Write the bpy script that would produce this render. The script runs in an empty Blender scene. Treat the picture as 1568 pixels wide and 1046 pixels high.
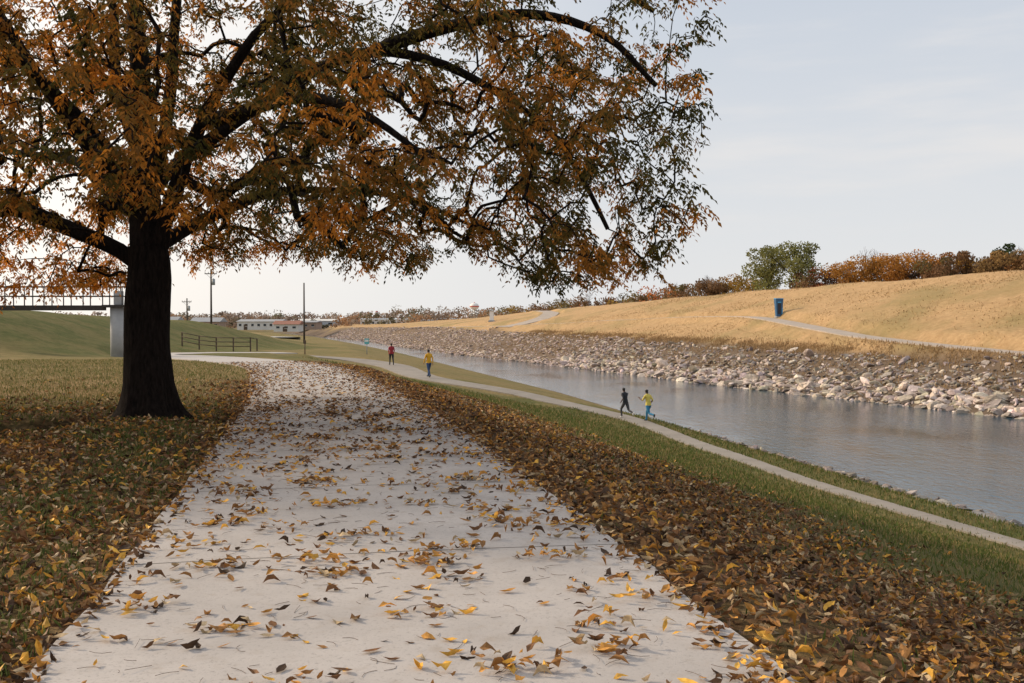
import bpy, bmesh, math, random
import numpy as np
from mathutils import Vector, Matrix, noise
rng = np.random.default_rng(7)
random.seed(7)
scene = bpy.context.scene
col = scene.collection

# ------------------------------------------------------------------ helpers
def link(o, parent=None):
    col.objects.link(o)
    if parent: o.parent = parent
    return o
def mesh_from(name, V, F, mat=None, C=None, smooth=False, parent=None, uv=None):
    V = np.asarray(V, dtype=np.float32); F = np.asarray(F, dtype=np.int32)
    k = F.shape[1]; n = len(F)
    me = bpy.data.meshes.new(name)
    me.vertices.add(len(V)); me.vertices.foreach_set("co", V.ravel())
    me.loops.add(n*k); me.loops.foreach_set("vertex_index", F.ravel())
    me.polygons.add(n); me.polygons.foreach_set("loop_start", np.arange(0, n*k, k, dtype=np.int32))
    try: me.polygons.foreach_set("loop_total", np.full(n, k, dtype=np.int32))
    except Exception: pass
    me.update(calc_edges=True); me.validate()
    if C is not None:
        a = me.attributes.new("col", 'FLOAT_COLOR', 'POINT')
        C = np.asarray(C, dtype=np.float32)
        if C.shape[1] == 3: C = np.hstack([C, np.ones((len(C), 1), dtype=np.float32)])
        a.data.foreach_set("color", C.ravel())
    if uv is not None:
        l = me.uv_layers.new(name="UVMap")
        l.data.foreach_set("uv", np.asarray(uv, dtype=np.float32)[F.ravel()].ravel())
    me.polygons.foreach_set("use_smooth", np.full(n, smooth))
    if mat: me.materials.append(mat)
    o = bpy.data.objects.new(name, me)
    return link(o, parent)
def norm(a): return a/np.maximum(np.linalg.norm(a, axis=-1, keepdims=True), 1e-9)
def instances(tv, tf, pos, X, Z, scale):
    X = norm(X); Y = norm(np.cross(Z, X)); Z2 = np.cross(X, Y)
    s = scale
    V = (pos[:, None, :] + X[:, None, :]*(tv[None, :, 0:1]*s[:, None, 0:1]) + Y[:, None, :]*(tv[None, :, 1:2]*s[:, None, 1:2])
         + Z2[:, None, :]*(tv[None, :, 2:3]*s[:, None, 2:3]))
    k = len(tv); n = len(pos)
    F = tf[None]+(np.arange(n)*k)[:, None, None]
    return V.reshape(-1, 3), F.reshape(-1, tf.shape[1])
def merge(parts):
    Vs, Fs, Cs, o = [], [], [], 0
    for V, F, C in parts:
        Vs.append(V); Fs.append(F+o); Cs.append(C); o += len(V)
    return np.vstack(Vs), np.vstack(Fs), np.vstack(Cs)
def sm(t):
    t = np.clip(t, 0, 1); return t*t*(3-2*t)
def wob(x, y, s=1.0, p=0.0):
    return (np.sin(x*s*1.3+y*s*.7+p)+np.sin(x*s*.53-y*s*1.1+2.1+p)+np.sin(x*s*2.3+y*s*1.9+4+p)*.5+np.sin(-x*s*3.1+y*s*2.7+1+p)*.3)/2.8
def crom(P, step=.5):
    P = np.array(P, float); out = []
    Q = np.vstack([2*P[0]-P[1], P, 2*P[-1]-P[-2]])
    for i in range(1, len(Q)-2):
        n = max(2, int(np.linalg.norm(Q[i+1]-Q[i])/step))
        for t in np.arange(n)/n:
            a, b, c, d = Q[i-1], Q[i], Q[i+1], Q[i+2]
            out.append(.5*((2*b)+(-a+c)*t+(2*a-5*b+4*c-d)*t*t+(-a+3*b-3*c+d)*t**3))
    out.append(P[-1]); return np.array(out)

# ------------------------------------------------------------------ materials
class NT:
    def __init__(s, name):
        s.m = bpy.data.materials.new(name); s.m.use_nodes = True
        s.t = s.m.node_tree; s.n = s.t.nodes; s.b = s.n["Principled BSDF"]; s.out = s.n["Material Output"]
    def new(s, t, **k):
        n = s.n.new(t)
        for a, v in k.items(): setattr(n, a, v)
        return n
    def l(s, a, b): s.t.links.new(a, b)
    def noise(s, scale, detail=4, rough=.6, vec=None):
        n = s.new('ShaderNodeTexNoise'); n.inputs['Scale'].default_value = scale
        n.inputs['Detail'].default_value = detail; n.inputs['Roughness'].default_value = rough
        if vec is not None: s.l(vec, n.inputs['Vector'])
        return n
    def obj(s):
        n = s.new('ShaderNodeNewGeometry'); return n.outputs['Position']
    def mapr(s, v, a, b, c=0, d=1):
        n = s.new('ShaderNodeMapRange'); s.l(v, n.inputs[0])
        for i, x in zip((1, 2, 3, 4), (a, b, c, d)): n.inputs[i].default_value = x
        return n.outputs[0]
    def mix(s, f, a, b, mode='MIX'):
        n = s.new('ShaderNodeMix', data_type='RGBA', blend_type=mode)
        for v, i in ((f, 0), (a, 6), (b, 7)):
            if isinstance(v, (int, float)): n.inputs[i].default_value = v
            elif isinstance(v, tuple): n.inputs[i].default_value = (*v, 1)
            else: s.l(v, n.inputs[i])
        return n.outputs[2]
    def bump(s, h, strength=.4, dist=.02):
        n = s.new('ShaderNodeBump'); n.inputs['Strength'].default_value = strength; n.inputs['Distance'].default_value = dist
        s.l(h, n.inputs['Height']); s.l(n.outputs[0], s.b.inputs['Normal'])
    def base(s, c):
        if isinstance(c, tuple): s.b.inputs['Base Color'].default_value = (*c, 1)
        else: s.l(c, s.b.inputs['Base Color'])
    def rough(s, r): s.b.inputs['Roughness'].default_value = r; return s

def simple(name, c, rough=.7, var=.25, scale=6, metallic=0, bump=.2):
    t = NT(name); t.rough(rough); t.b.inputs['Metallic'].default_value = metallic
    n = t.noise(scale, 5, .6, t.obj())
    f = t.mapr(n.outputs[0], .3, .7)
    t.base(t.mix(f, tuple(x*(1-var) for x in c), tuple(min(1, x*(1+var)) for x in c)))
    n2 = t.noise(scale*8, 3, .6, t.obj()); t.bump(n2.outputs[0], bump, .02)
    return t.m
def attrmat(name, rough=.7, transl=0., var=.2, scale=20, bump=0, bscale=20, spec=.3):
    t = NT(name); t.rough(rough); t.b.inputs['Specular IOR Level'].default_value = spec
    a = t.new('ShaderNodeAttribute', attribute_name="col")
    if var > 0:
        n = t.noise(scale, 2, .6, t.obj()); f = t.mapr(n.outputs[0], .3, .7, 1-var, 1+var)
        hs = t.new('ShaderNodeHueSaturation'); t.l(f, hs.inputs['Value']); t.l(a.outputs['Color'], hs.inputs['Color']); colo = hs.outputs[0]
    else: colo = a.outputs['Color']
    t.base(colo)
    if transl > 0:
        tr = t.new('ShaderNodeBsdfTranslucent'); t.l(colo, tr.inputs[0])
        mx = t.new('ShaderNodeMixShader'); mx.inputs[0].default_value = transl
        t.l(t.b.outputs[0], mx.inputs[1]); t.l(tr.outputs[0], mx.inputs[2]); t.l(mx.outputs[0], t.out.inputs[0])
    if bump:
        n2 = t.noise(bscale, 5, .65, t.obj()); t.bump(n2.outputs[0], bump, .1)
    return t.m

M_leaf = attrmat("foliage_leaf", .6, .5, 0, 3, spec=.15)
M_fallen = attrmat("fallen_leaf", .6, .12, .25, 40, spec=.3)
M_grass = attrmat("grass_blade", .7, .25, 0, 2, spec=.15)
M_rock = attrmat("rock", .9, 0, .28, 3, bump=.8, bscale=5, spec=.2)
M_far = attrmat("distant_foliage", .9, .3, 0, .5, spec=.05)
M_steel = simple("painted_steel", (.035, .028, .024), .8, .3, 5, 0)
M_rust = simple("weathered_wood", (.09, .06, .04), .8, .3, 4)
M_pole = simple("utility_pole_wood", (.07, .055, .045), .85, .3, 3)
M_conc = simple("grey_concrete", (.36, .36, .36), .85, .12, 2)

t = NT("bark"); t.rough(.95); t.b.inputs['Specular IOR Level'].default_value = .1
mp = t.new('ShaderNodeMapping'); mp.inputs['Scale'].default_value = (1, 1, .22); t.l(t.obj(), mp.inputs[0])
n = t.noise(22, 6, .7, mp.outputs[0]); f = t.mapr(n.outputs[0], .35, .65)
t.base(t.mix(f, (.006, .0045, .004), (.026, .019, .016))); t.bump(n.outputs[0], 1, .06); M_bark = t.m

def concrete(name, c, joint=3.0, off=0.):
    t = NT(name); t.rough(.85); t.b.inputs['Specular IOR Level'].default_value = .25
    n1 = t.noise(.8, 5, .65, t.obj()); n2 = t.noise(45, 4, .7, t.obj()); n3 = t.noise(6, 4, .6, t.obj())
    c1 = t.mix(t.mapr(n1.outputs[0], .3, .7), tuple(x*.82 for x in c), tuple(x*1.08 for x in c))
    c2 = t.mix(t.mapr(n2.outputs[0], .45, .3), c1, tuple(x*.66 for x in c))
    c2 = t.mix(t.mapr(n3.outputs[0], .55, .75, 0, .5), c2, tuple(x*y for x, y in zip(c, (.72, .66, .58))))
    uv = t.new('ShaderNodeUVMap'); sp = t.new('ShaderNodeSeparateXYZ'); t.l(uv.outputs[0], sp.inputs[0])
    nj = t.noise(2.5, 2, .5, t.obj())
    a = t.new('ShaderNodeMath', operation='MULTIPLY_ADD'); t.l(nj.outputs[0], a.inputs[0]); a.inputs[1].default_value = .03
    t.l(sp.outputs[1], a.inputs[2])
    m = t.new('ShaderNodeMath', operation='MULTIPLY_ADD'); t.l(a.outputs[0], m.inputs[0]); m.inputs[1].default_value = 1/joint; m.inputs[2].default_value = off
    fr = t.new('ShaderNodeMath', operation='FRACT'); t.l(m.outputs[0], fr.inputs[0])
    lt = t.new('ShaderNodeMath', operation='LESS_THAN'); t.l(fr.outputs[0], lt.inputs[0]); lt.inputs[1].default_value = .012/joint*1.6
    t.base(t.mix(lt.outputs[0], c2, (.09, .08, .07)))
    t.bump(n2.outputs[0], .35, .006); return t.m
M_path = concrete("path_concrete", (.475, .435, .41), 3.0, .2)
M_path2 = concrete("canal_path_concrete", (.30, .265, .23), 2.5)
M_path3 = concrete("levee_path_concrete", (.45, .38, .32), 4)

# ------------------------------------------------------------------ terrain definition
yk = lambda y, a, b: np.interp(y, a, b)
def xN(y): return yk(y, [-30, 0, 31, 55, 90, 141, 200, 283, 330, 400, 800, 3000], [32, 23.5, 16.2, 11.4, 4.5, -7.8, -22, -44, -60, -85, -215, -900])
def xF(y): return yk(y, [-30, 0, 30, 66, 101, 152, 194, 260, 330, 400, 800, 3000], [67, 57, 47, 34, 21, 4.6, -10.7, -31, -50, -75, -200, -880])
def xA(y): return yk(y, [-30, -10, 4.7, 8.4, 16, 23.5, 37, 50, 62, 70, 84, 100, 141, 200, 283, 400, 800, 3000], [6, 3.5, 1.4, .7, -.75, -2.4, -5.8, -9.5, -14, -17, -20, -26, -35, -48, -72, -120, -300, -1000])
def zA(y): return yk(y, [0, 37, 62, 85, 120, 200, 800, 3000], [0, 0, -.4, -.9, -1.4, -1.6, -1.6, -1.6])
def xB(y): return yk(y, [-30, 0, 26, 36, 45, 55, 60, 66, 78, 83, 100, 141, 200, 283, 400, 800, 3000], [26, 20, 13.5, 11, 9.4, 6.9, 1.8, -5.5, -9.2, -13, -17, -24, -36, -58, -100, -250, -960])
def zB(y): return yk(y, [0, 50, 55, 60, 66, 78, 83, 100, 141, 200, 283], [-4.2, -4.2, -4.1, -3.0, -2.0, -1.9, -1.3, -1.8, -2.2, -2.4, -2.6])
def zT(y): return yk(y, [0, 66, 120, 180, 230, 300, 400, 800], [-2.2, -1.7, -.9, -.4, 0, 0, -.8, -1.6])
def zL(y): return yk(y, [0, 60, 110, 176, 235, 340, 450, 800], [9.5, 8.6, 7.5, 6.3, 5.1, 2.6, .6, -1.4])
def ditch(x, y):
    dy = y-(16.1+.12*(x+8)+.25*np.sin(x*1.7)+.12*np.sin(x*5.1)); w = 1.05+.22*np.sin(x*2.3)+.18*np.sin(x*6.3)
    return np.clip(1.5*np.exp(-(dy/w)**4), 0, 1)*sm((-x-6.75)/.55)*(1-sm((-x-14.5)/2))
WZ = -4.8
def H(x, y):
    x = np.asarray(x, float); y = np.asarray(y, float)
    o = np.ones_like(y)
    a, b, n_, f = xA(y), xB(y), xN(y), xF(y)
    lv = zL(y)
    X = [-5000*o, a-.3, b-1.3, b+1.3, n_, n_+2.5, f-2.5, f, f+10.5, f+39, f+46, f+75, 6000*o]
    Z = [zA(y), zA(y), zB(y), zB(y), WZ*o, WZ*o-1.3, WZ*o-1.3, WZ*o, zT(y), lv, lv, lv-1, np.minimum(lv-1, 2)]
    z = Z[0].copy()
    for k in range(len(X)-1):
        d = np.maximum(X[k+1]-X[k], 1e-3); tt = (x-X[k])/d
        m = (tt >= 0) & (x >= X[k]) & (x <= X[k+1])
        z = np.where(m, Z[k]+(Z[k+1]-Z[k])*tt, z)
    hill = 3.3*sm((-x-24.5-np.clip((y-75)*.08, 0, 6))/14)*sm((y-44)/24)*(1-sm((y-125)/60))
    z = z+hill
    z = z-.30*ditch(x, y)
    z = z+wob(x, y, .35)*.06*sm((np.abs(x-a)-1)/3)*(x < b)+wob(x, y, .22, 3)*.22*sm((x-f-11)/6)
    z = z+wob(x, y, .9, 3)*.12*sm((x-f-10)/2)*sm((f+30-x)/10)
    z = z+wob(x, y, 1.6, 1)*.025*(y < 60)
    return z
class Path: pass
paths = []
def mkpath(P, hw, dz=0):
    p = Path(); p.P = crom(P, .5); p.hw = hw
    z = H(p.P[:, 0], p.P[:, 1]); k = 15
    p.z = np.convolve(np.pad(z, k, mode='edge'), np.ones(2*k+1)/(2*k+1), 'valid')+dz
    paths.append(p); return p
main_p = mkpath([(1.2, -7), (.35, 0), (-.5, 4.7), (-1.18, 8.4), (-2.7, 16), (-4.4, 23.5), (-8.0, 37), (-12, 46), (-18, 56), (-22.5, 62), (-24.5, 68), (-23, 76), (-18.5, 81)], 1.8)
low_p = mkpath([(21, -4), (17, 12), (13.5, 26), (11, 36), (9.4, 45), (6.9, 55), (1.8, 60.5), (-5.5, 67), (-9.2, 77), (-13, 81.5), (-18.6, 82), (-25, 81)], 1.0, .004)
low_p.var = np.interp(low_p.P[:, 1], [20, 34, 54, 64, 80], [.28, .38, .58, .95, 1.3])
lev_p = mkpath([(52, 48), (46, 66), (41, 80), (35.5, 103), (31.6, 135), (21, 165), (8.2, 190), (-12, 240), (-33, 300)], 1.5)
lev_p.var = np.interp(lev_p.P[:, 1], [60, 130, 142, 300], [1.4, 1.4, .35, .35])
top_p = mkpath([(-2, 205), (7, 216), (9, 232), (8, 250), (7, 262)], 1.8)
def nearest(p, x, y):
    d = np.empty(len(x)); idx = np.empty(len(x), int)
    for s in range(0, len(x), 20000):
        dx = x[s:s+20000, None]-p.P[None, :, 0]; dy = y[s:s+20000, None]-p.P[None, :, 1]
        q = dx*dx+dy*dy; i = q.argmin(1); idx[s:s+20000] = i; d[s:s+20000] = np.sqrt(q[np.arange(len(i)), i])
    return d, idx
def ground(x, y, under=.05):
    x = np.asarray(x, float).ravel(); y = np.asarray(y, float).ravel()
    z = H(x, y)
    for p in paths:
        mk = (x > p.P[:, 0].min()-5) & (x < p.P[:, 0].max()+5) & (y > p.P[:, 1].min()-5) & (y < p.P[:, 1].max()+5)
        if not mk.any(): continue
        d, i = nearest(p, x[mk], y[mk])
        w = sm((p.hw+1.6-d)/1.3)
        z[mk] = z[mk]*(1-w)+(p.z[i]-under)*w
    return z

def axis(segs):
    out = []
    for a, b, s in segs: out.append(np.arange(a, b, s))
    return np.unique(np.concatenate(out))
gy = axis([(-20, 2, 1), (2, 30, .2), (30, 92, .5), (92, 170, 1), (170, 420, 3), (420, 1000, 25), (1000, 4001, 300)])
gx = axis([(-4000, -500, 300), (-500, -120, 20), (-120, -40, 3), (-40, -14, .6), (-14, 16, .25), (16, 70, .7), (70, 120, 3), (120, 500, 20), (500, 4001, 300)])
GX, GY = np.meshgrid(gx, gy); fx, fy = GX.ravel(), GY.ravel()
fz = ground(fx, fy)
nx, ny = len(gx), len(gy)
i = np.arange(nx*ny).reshape(ny, nx)
F = np.stack([i[:-1, :-1], i[:-1, 1:], i[1:, 1:], i[1:, :-1]], -1).reshape(-1, 4)
f_ = xF(fy); a_ = xA(fy); b_ = xB(fy)
R = .15+0*fx
R = np.where(fx > f_+9, 1., R)
R = np.where(fx < a_-2, np.clip(.70*sm((fy-17.5)/6), 0, 1), R)
R = np.where(fx < a_-2, R*(1-.85*sm((fy-46)/14)), R)
R = np.where((fy > 100) & (fx < f_), .55, R)
R = np.where((fy > 60) & (fx > a_) & (fx < f_), .35, R)
R = np.where((fx < -26) & (fy > 60) & (fy < 150), .10, R)
R = np.where((fx > f_+20) & (fy < 110), R-.3*sm((wob(fx, fy, .12, 2)+.1)*2), R)
def litter(x, y):
    a = xA(y)
    right = sm((7.2-(x-a)+wob(x, y, .8)*1.4)/3.6)*(1-sm((y-38)/20))*(.84+.2*wob(x, y, 1.3, 3))
    left = (1-sm((y-17.5-wob(x, y, .7)*1.5+(x+6)*.1)/4.5))*(.44+.32*wob(x, y, .9, 8)+.40*sm((2.3-np.abs(x-a+6.0))/3))
    left = np.maximum(left, .85*sm((5.6-(a-x))/2)*(1-sm((y-26)/14)))
    return np.clip(np.where(x > a-1.8, right, left), 0, 1)
G = litter(fx, fy)
B = sm((fx-f_+1.5)/1)*(1-sm((fx-f_-9.6)/1.6))
B = np.maximum(B, ((fx > xN(fy)-.5) & (fx < f_+2))*1.)
A = ditch(fx, fy)
t = NT("ground_cover"); t.rough(.95); t.b.inputs['Specular IOR Level'].default_value = .1
at = t.new('ShaderNodeAttribute', attribute_name="col"); sp = t.new('ShaderNodeSeparateColor'); t.l(at.outputs['Color'], sp.inputs[0])
P = t.obj()
nb = t.noise(.35, 4, .65, P); nm = t.noise(2.2, 4, .7, P); nf = t.noise(28, 4, .75, P); nl = t.noise(.07, 4, .6, P)
green = t.mix(t.mapr(nm.outputs[0], .35, .65), (.055, .078, .018), (.125, .135, .04))
green = t.mix(t.mapr(nf.outputs[0], .4, .75), green, (.16, .145, .06))
dry = t.mix(t.mapr(nm.outputs[0], .3, .7), (.44, .275, .135), (.64, .43, .235))
dry = t.mix(t.mapr(nb.outputs[0], .5, .7, 0, .6), dry, (.34, .225, .11))
dry = t.mix(t.mapr(nl.outputs[0], .50, .64, 0, .65), dry, (.28, .23, .10))
dry = t.mix(t.mapr(nf.outputs[0], .4, .7, 0, .5), dry, (.28, .175, .085))
ad = t.new('ShaderNodeMath', operation='MULTIPLY_ADD'); t.l(nb.outputs[0], ad.inputs[0]); ad.inputs[1].default_value = .9; ad.inputs[2].default_value = -.45
ad2 = t.new('ShaderNodeMath', operation='ADD', use_clamp=True); t.l(ad.outputs[0], ad2.inputs[0]); t.l(sp.outputs[0], ad2.inputs[1])
c = t.mix(ad2.outputs[0], green, dry)
vo = t.new('ShaderNodeTexVoronoi'); vo.inputs['Scale'].default_value = 17; t.l(P, vo.inputs['Vector'])
vs = t.new('ShaderNodeSeparateColor'); t.l(vo.outputs['Color'], vs.inputs[0])
lit = t.mix(vs.outputs[0], (.06, .035, .02), (.21, .115, .055))
lit = t.mix(t.mapr(vs.outputs[1], .75, .9), lit, (.38, .25, .12))
lf = t.new('ShaderNodeMath', operation='MULTIPLY_ADD', use_clamp=True); t.l(nm.outputs[0], lf.inputs[0]); lf.inputs[1].default_value = 1.6
lf2 = t.new('ShaderNodeMath', operation='MULTIPLY_ADD'); t.l(sp.outputs[1], lf2.inputs[0]); lf2.inputs[1].default_value = 1.7; lf2.inputs[2].default_value = -1.25
t.l(lf2.outputs[0], lf.inputs[2])
c = t.mix(lf.outputs[0], c, lit)
grav = t.mix(t.mapr(nf.outputs[0], .3, .7), (.09, .062, .042), (.27, .20, .145))
c = t.mix(sp.outputs[2], c, grav)
soil = t.mix(t.mapr(nm.outputs[0], .42, .6), (.008, .0065, .005), (.04, .026, .017))
c = t.mix(at.outputs['Alpha'], c, soil)
t.base(c); t.bump(nf.outputs[0], .9, .08)
mesh_from("ground_terrain", np.stack([fx, fy, fz], -1), F, t.m, np.stack([R, G, B, A], -1), True)

def ribbon(name, p, mat, z0=0.0, sink=.16):
    P = p.P; hw = getattr(p, 'var', np.full(len(P), p.hw))
    T = np.gradient(P, axis=0); T = norm(T); Nn = np.stack([T[:, 1], -T[:, 0]], -1)
    s = np.concatenate([[0], np.cumsum(np.linalg.norm(np.diff(P, axis=0), axis=1))])
    lat = [-1, -1, -.5, 0, .5, 1, 1]; dz = [-sink, 0, .01, .015, .01, 0, -sink]
    V = []; U = []
    for k, (a, b) in enumerate(zip(lat, dz)):
        off = a*hw
        if abs(a) == 1: off = off+a*wob(s*2.1, s*.7, 1, a)*.05
        V.append(np.column_stack([P+Nn*off[:, None], p.z+b+z0])); U.append(np.column_stack([off, s]))
    n = len(P); V = np.stack(V, 1).reshape(-1, 3); U = np.stack(U, 1).reshape(-1, 2); k = len(lat)
    i = np.arange(n*k).reshape(n, k)
    F = np.stack([i[:-1, :-1], i[:-1, 1:], i[1:, 1:], i[1:, :-1]], -1).reshape(-1, 4)
    return mesh_from(name, V, F, mat, uv=U, smooth=False)
ribbon("main_path", main_p, M_path)
ribbon("canal_path", low_p, M_path2, .008)
ribbon("levee_path", lev_p, M_path3, .05)
ribbon("levee_ramp_path", top_p, M_path3, .06)
pk = Path(); pk.P = crom([(-84, 212), (-68, 208), (-56, 203), (-50, 196)], 2); pk.hw = 9; pk.z = H(pk.P[:, 0], pk.P[:, 1])+.1
ribbon("parking_lot", pk, simple("parking_asphalt", (.42, .41, .4), .9, .1, .3), .0, sink=.5)

# ------------------------------------------------------------------ water
ys = axis([(-20, 160, 4), (160, 900, 20)])
V = []
for y in ys: V += [(xN(y)-.6, y, WZ), (xF(y)+.6, y, WZ)]
n = len(ys); F = [(2*k, 2*k+1, 2*k+3, 2*k+2) for k in range(n-1)]
t = NT("canal_water"); t.base((.020, .055, .085)); t.rough(.06); t.b.inputs['IOR'].default_value = 1.33
mp = t.new('ShaderNodeMapping'); mp.inputs['Scale'].default_value = (1, .45, 1); mp.inputs['Rotation'].default_value = (0, 0, .3); t.l(t.obj(), mp.inputs[0])
n1 = t.noise(3.0, 4, .6, mp.outputs[0]); n2 = t.noise(.18, 3, .5, mp.outputs[0])
mm = t.new('ShaderNodeMath', operation='MULTIPLY'); t.l(n1.outputs[0], mm.inputs[0]); t.l(t.mapr(n2.outputs[0], .35, .65, .3, 1.2), mm.inputs[1])
t.bump(mm.outputs[0], .45, .12)
mesh_from("canal_water", V, np.array(F), t.m)

# ------------------------------------------------------------------ rocks
def rock_templates(n, sub):
    out = []
    for k in range(n):
        bm = bmesh.new(); bmesh.ops.create_icosphere(bm, subdivisions=sub, radius=1)
        pl = [Vector(rng.normal(size=3)).normalized() for _ in range(9)]
        dd = [random.uniform(.3, .62) for _ in pl]
        for v in bm.verts:
            for q, d in zip(pl, dd):
                e = v.co.dot(q)-d
                if e > 0: v.co -= q*e
            v.co *= random.uniform(.97, 1.03)*1.25
        tv = np.array([v.co[:] for v in bm.verts]); tf = np.array([[v.index for v in f.verts] for f in bm.faces]); bm.free()
        out.append((tv, tf))
    return out
RT = rock_templates(10, 2); RT1 = rock_templates(6, 1)
def rocks(name, x, y, size, cols, templates, lift=.12, flat=1., tilt=.4):
    z = ground(x, y); parts = []
    which = rng.integers(0, len(templates), len(x))
    for k, (tv, tf) in enumerate(templates):
        m = which == k; n = m.sum()
        if n == 0: continue
        ang = rng.uniform(0, 6.28, n)
        X = np.stack([np.cos(ang), np.sin(ang), rng.normal(0, tilt*.8, n)], -1)
        Zv = np.stack([rng.normal(-.1, tilt, n), rng.normal(0, tilt, n), np.ones(n)], -1)
        s = size[m][:, None]*np.stack([rng.uniform(.8, 1.6, n), rng.uniform(.55, 1, n), rng.uniform(.25, .6, n)*flat], -1)
        pos = np.stack([x[m], y[m], z[m]+size[m]*lift], -1)
        V, F = instances(tv, tf, pos, X, Zv, s)
        parts.append((V, F, np.repeat(cols[m], len(tv), 0)))
    V, F, C = merge(parts)
    return mesh_from(name, V, F, M_rock, C)
def rcol(n):
    g = rng.beta(1.7, 1.7, n)*.48+.13
    tint = np.stack([np.ones(n)*1.05, rng.uniform(.82, .93, n), rng.uniform(.66, .85, n)], -1)
    return g[:, None]*tint
n = 9600
y = 20+(rng.uniform(0, 1, n)**1.2)*130; u = rng.uniform(0, 1, n); o = -.6+10.4*u**1.05+wob(y*0, y, .5)*.8
sz = rng.gamma(2.0, .08, n)+.09; sz *= np.where(o < 3.5, 1.3, .9)
sz = np.clip(sz, .1, .85)
k = rng.uniform(size=n) < np.where(o > 7, .62+.4*wob(xF(y)+o, y, .6), 1.)
c_ = rcol(n)*np.where(o < 3.5, 1.15, .92)[:, None]
rocks("riprap_bank", (xF(y)+o)[k], y[k], sz[k], c_[k], RT)
n = 6500
y = 140+(rng.uniform(0, 1, n)**1.2)*260; o = rng.uniform(-.8, 10.4, n)
rocks("riprap_bank", xF(y)+o, y, rng.uniform(.14, .36, n)+.1*(o < 2), rcol(n)*.9+np.array([.10, .065, .055]), RT1)
n = 520
y = rng.uniform(12, 60, n); dx = rng.uniform(-1.0, .35, n)
rocks("shoreline_stones", xN(y)+dx, y, rng.uniform(.06, .30, n), rcol(n)*.7, RT1)
n = 24
y = np.sort(rng.uniform(19, 36, n)); rocks("shoreline_slabs", xN(y)-rng.uniform(.3, 1.4, n), y, rng.uniform(.3, .7, n), rcol(n)*.3+.13, RT, .10, .35, .1)

# ------------------------------------------------------------------ big autumn tree
TX, TY = -6.4, 17.5
S = 87.
def W(px, py, d=0): return (TX+(px-228)/S, TY+d, 1.7+(492-py)/S)
limbs = [
 [W(228, 640), W(226, 540), W(228, 450), W(232, 400, 0), W(218, 300, .2), W(212, 150, .3), W(206, 0, .2), W(215, -150, 0), W(200, -280, 0)],
 [W(222, 415), W(190, 385, -.1), W(120, 350, -.5), W(50, 325, -.9), W(-60, 330, -1.2), W(-180, 340, -1.5)],
 [W(218, 330), W(160, 300, .5), W(90, 240, 1), W(0, 215, 1.8), W(-140, 190, 2.5)],
 [W(216, 330), W(165, 240, -.6), W(110, 140, -1.2), W(60, 40, -1.6), W(10, -80, -2), W(-60, -180, -2.2)],
 [W(213, 230), W(150, 90, .9), W(120, -40, 1.6), W(60, -160, 2.2)],
 [W(235, 410), W(275, 300, -.2), W(325, 200, -.5), W(400, 100, -.9), W(500, 20, -1.3), W(620, -60, -1.6), W(760, -120, -1.6)],
 [W(300, 245, -.35), W(400, 150, .4), W(470, 95, .8), W(560, 60, .9), W(650, 75, .8), W(740, 120, .5), W(830, 190, .1), W(890, 270, 0), W(930, 350, 0)],
 [W(560, 60, .9), W(680, 30, .6), W(800, 20, .2), W(920, 60, -.2), W(1000, 140, -.3)],
 [W(325, 200, -.5), W(420, 200, -1.6), W(520, 200, -2.6), W(610, 240, -3.2), W(680, 290, -3.5)],
 [W(240, 380), W(285, 330, 1), W(370, 270, 2.4), W(480, 250, 3.8), W(600, 260, 4.6), W(700, 300, 5)],
 [W(225, 330), W(270, 200, -.4), W(285, 70, -.5), W(310, -80, -.6), W(350, -220, -.5)],
 [W(222, 300), W(190, 220, -1.4), W(150, 150, -3), W(120, 120, -4.6), W(90, 120, -6)],
 [W(228, 310), W(215, 240, 1.6), W(200, 180, 3.4), W(190, 160, 5.5)],
 [W(500, 20, -1.3), W(600, -20, -2.2), W(700, 10, -3), W(790, 80, -3.4)],
 [W(620, -60, -1.6), W(760, -60, -.8), W(900, -40, 0), W(1000, 10, .3)],
]
N = 60000
pos = np.zeros((N, 3)); par = np.full(N, -1); cnt = 0; lim = []
for L in limbs:
    P = crom(L, .3); P = P+np.stack([wob(P[:, 2]*2, P[:, 0]*2, 1, k+P[0, 0]) for k in range(3)], -1)*.06*np.linspace(0, 1, len(P))[:, None]
    if cnt == 0: prev = -1; st = 0
    else:
        d = np.linalg.norm(pos[:cnt]-P[0], axis=1); prev = int(d.argmin()); st = 1
    for j, q in enumerate(P[st:]):
        pos[cnt] = q; par[cnt] = prev; prev = cnt; cnt += 1; lim.append(1-j/len(P))
bx = [-20, -17, -13, -11.4, -9, -6.6, -5.3, -4.4, -3.3, -2.1, -1.5, -1, -.3, .6, 1.5, 2.0, 2.45, 2.75, 3.0, 3.2]
bz = [2.2, 1.75, 1.75, 1.85, 2.15, 2.9, 2.85, 2.8, 2.7, 2.5, 2.9, 3.05, 2.8, 2.35, 2.15, 2.2, 2.4, 2.9, 4.3, 6.5]
pts = []
clump = [Vector(v) for v in rng.normal(size=(3, 3))*10]
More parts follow.
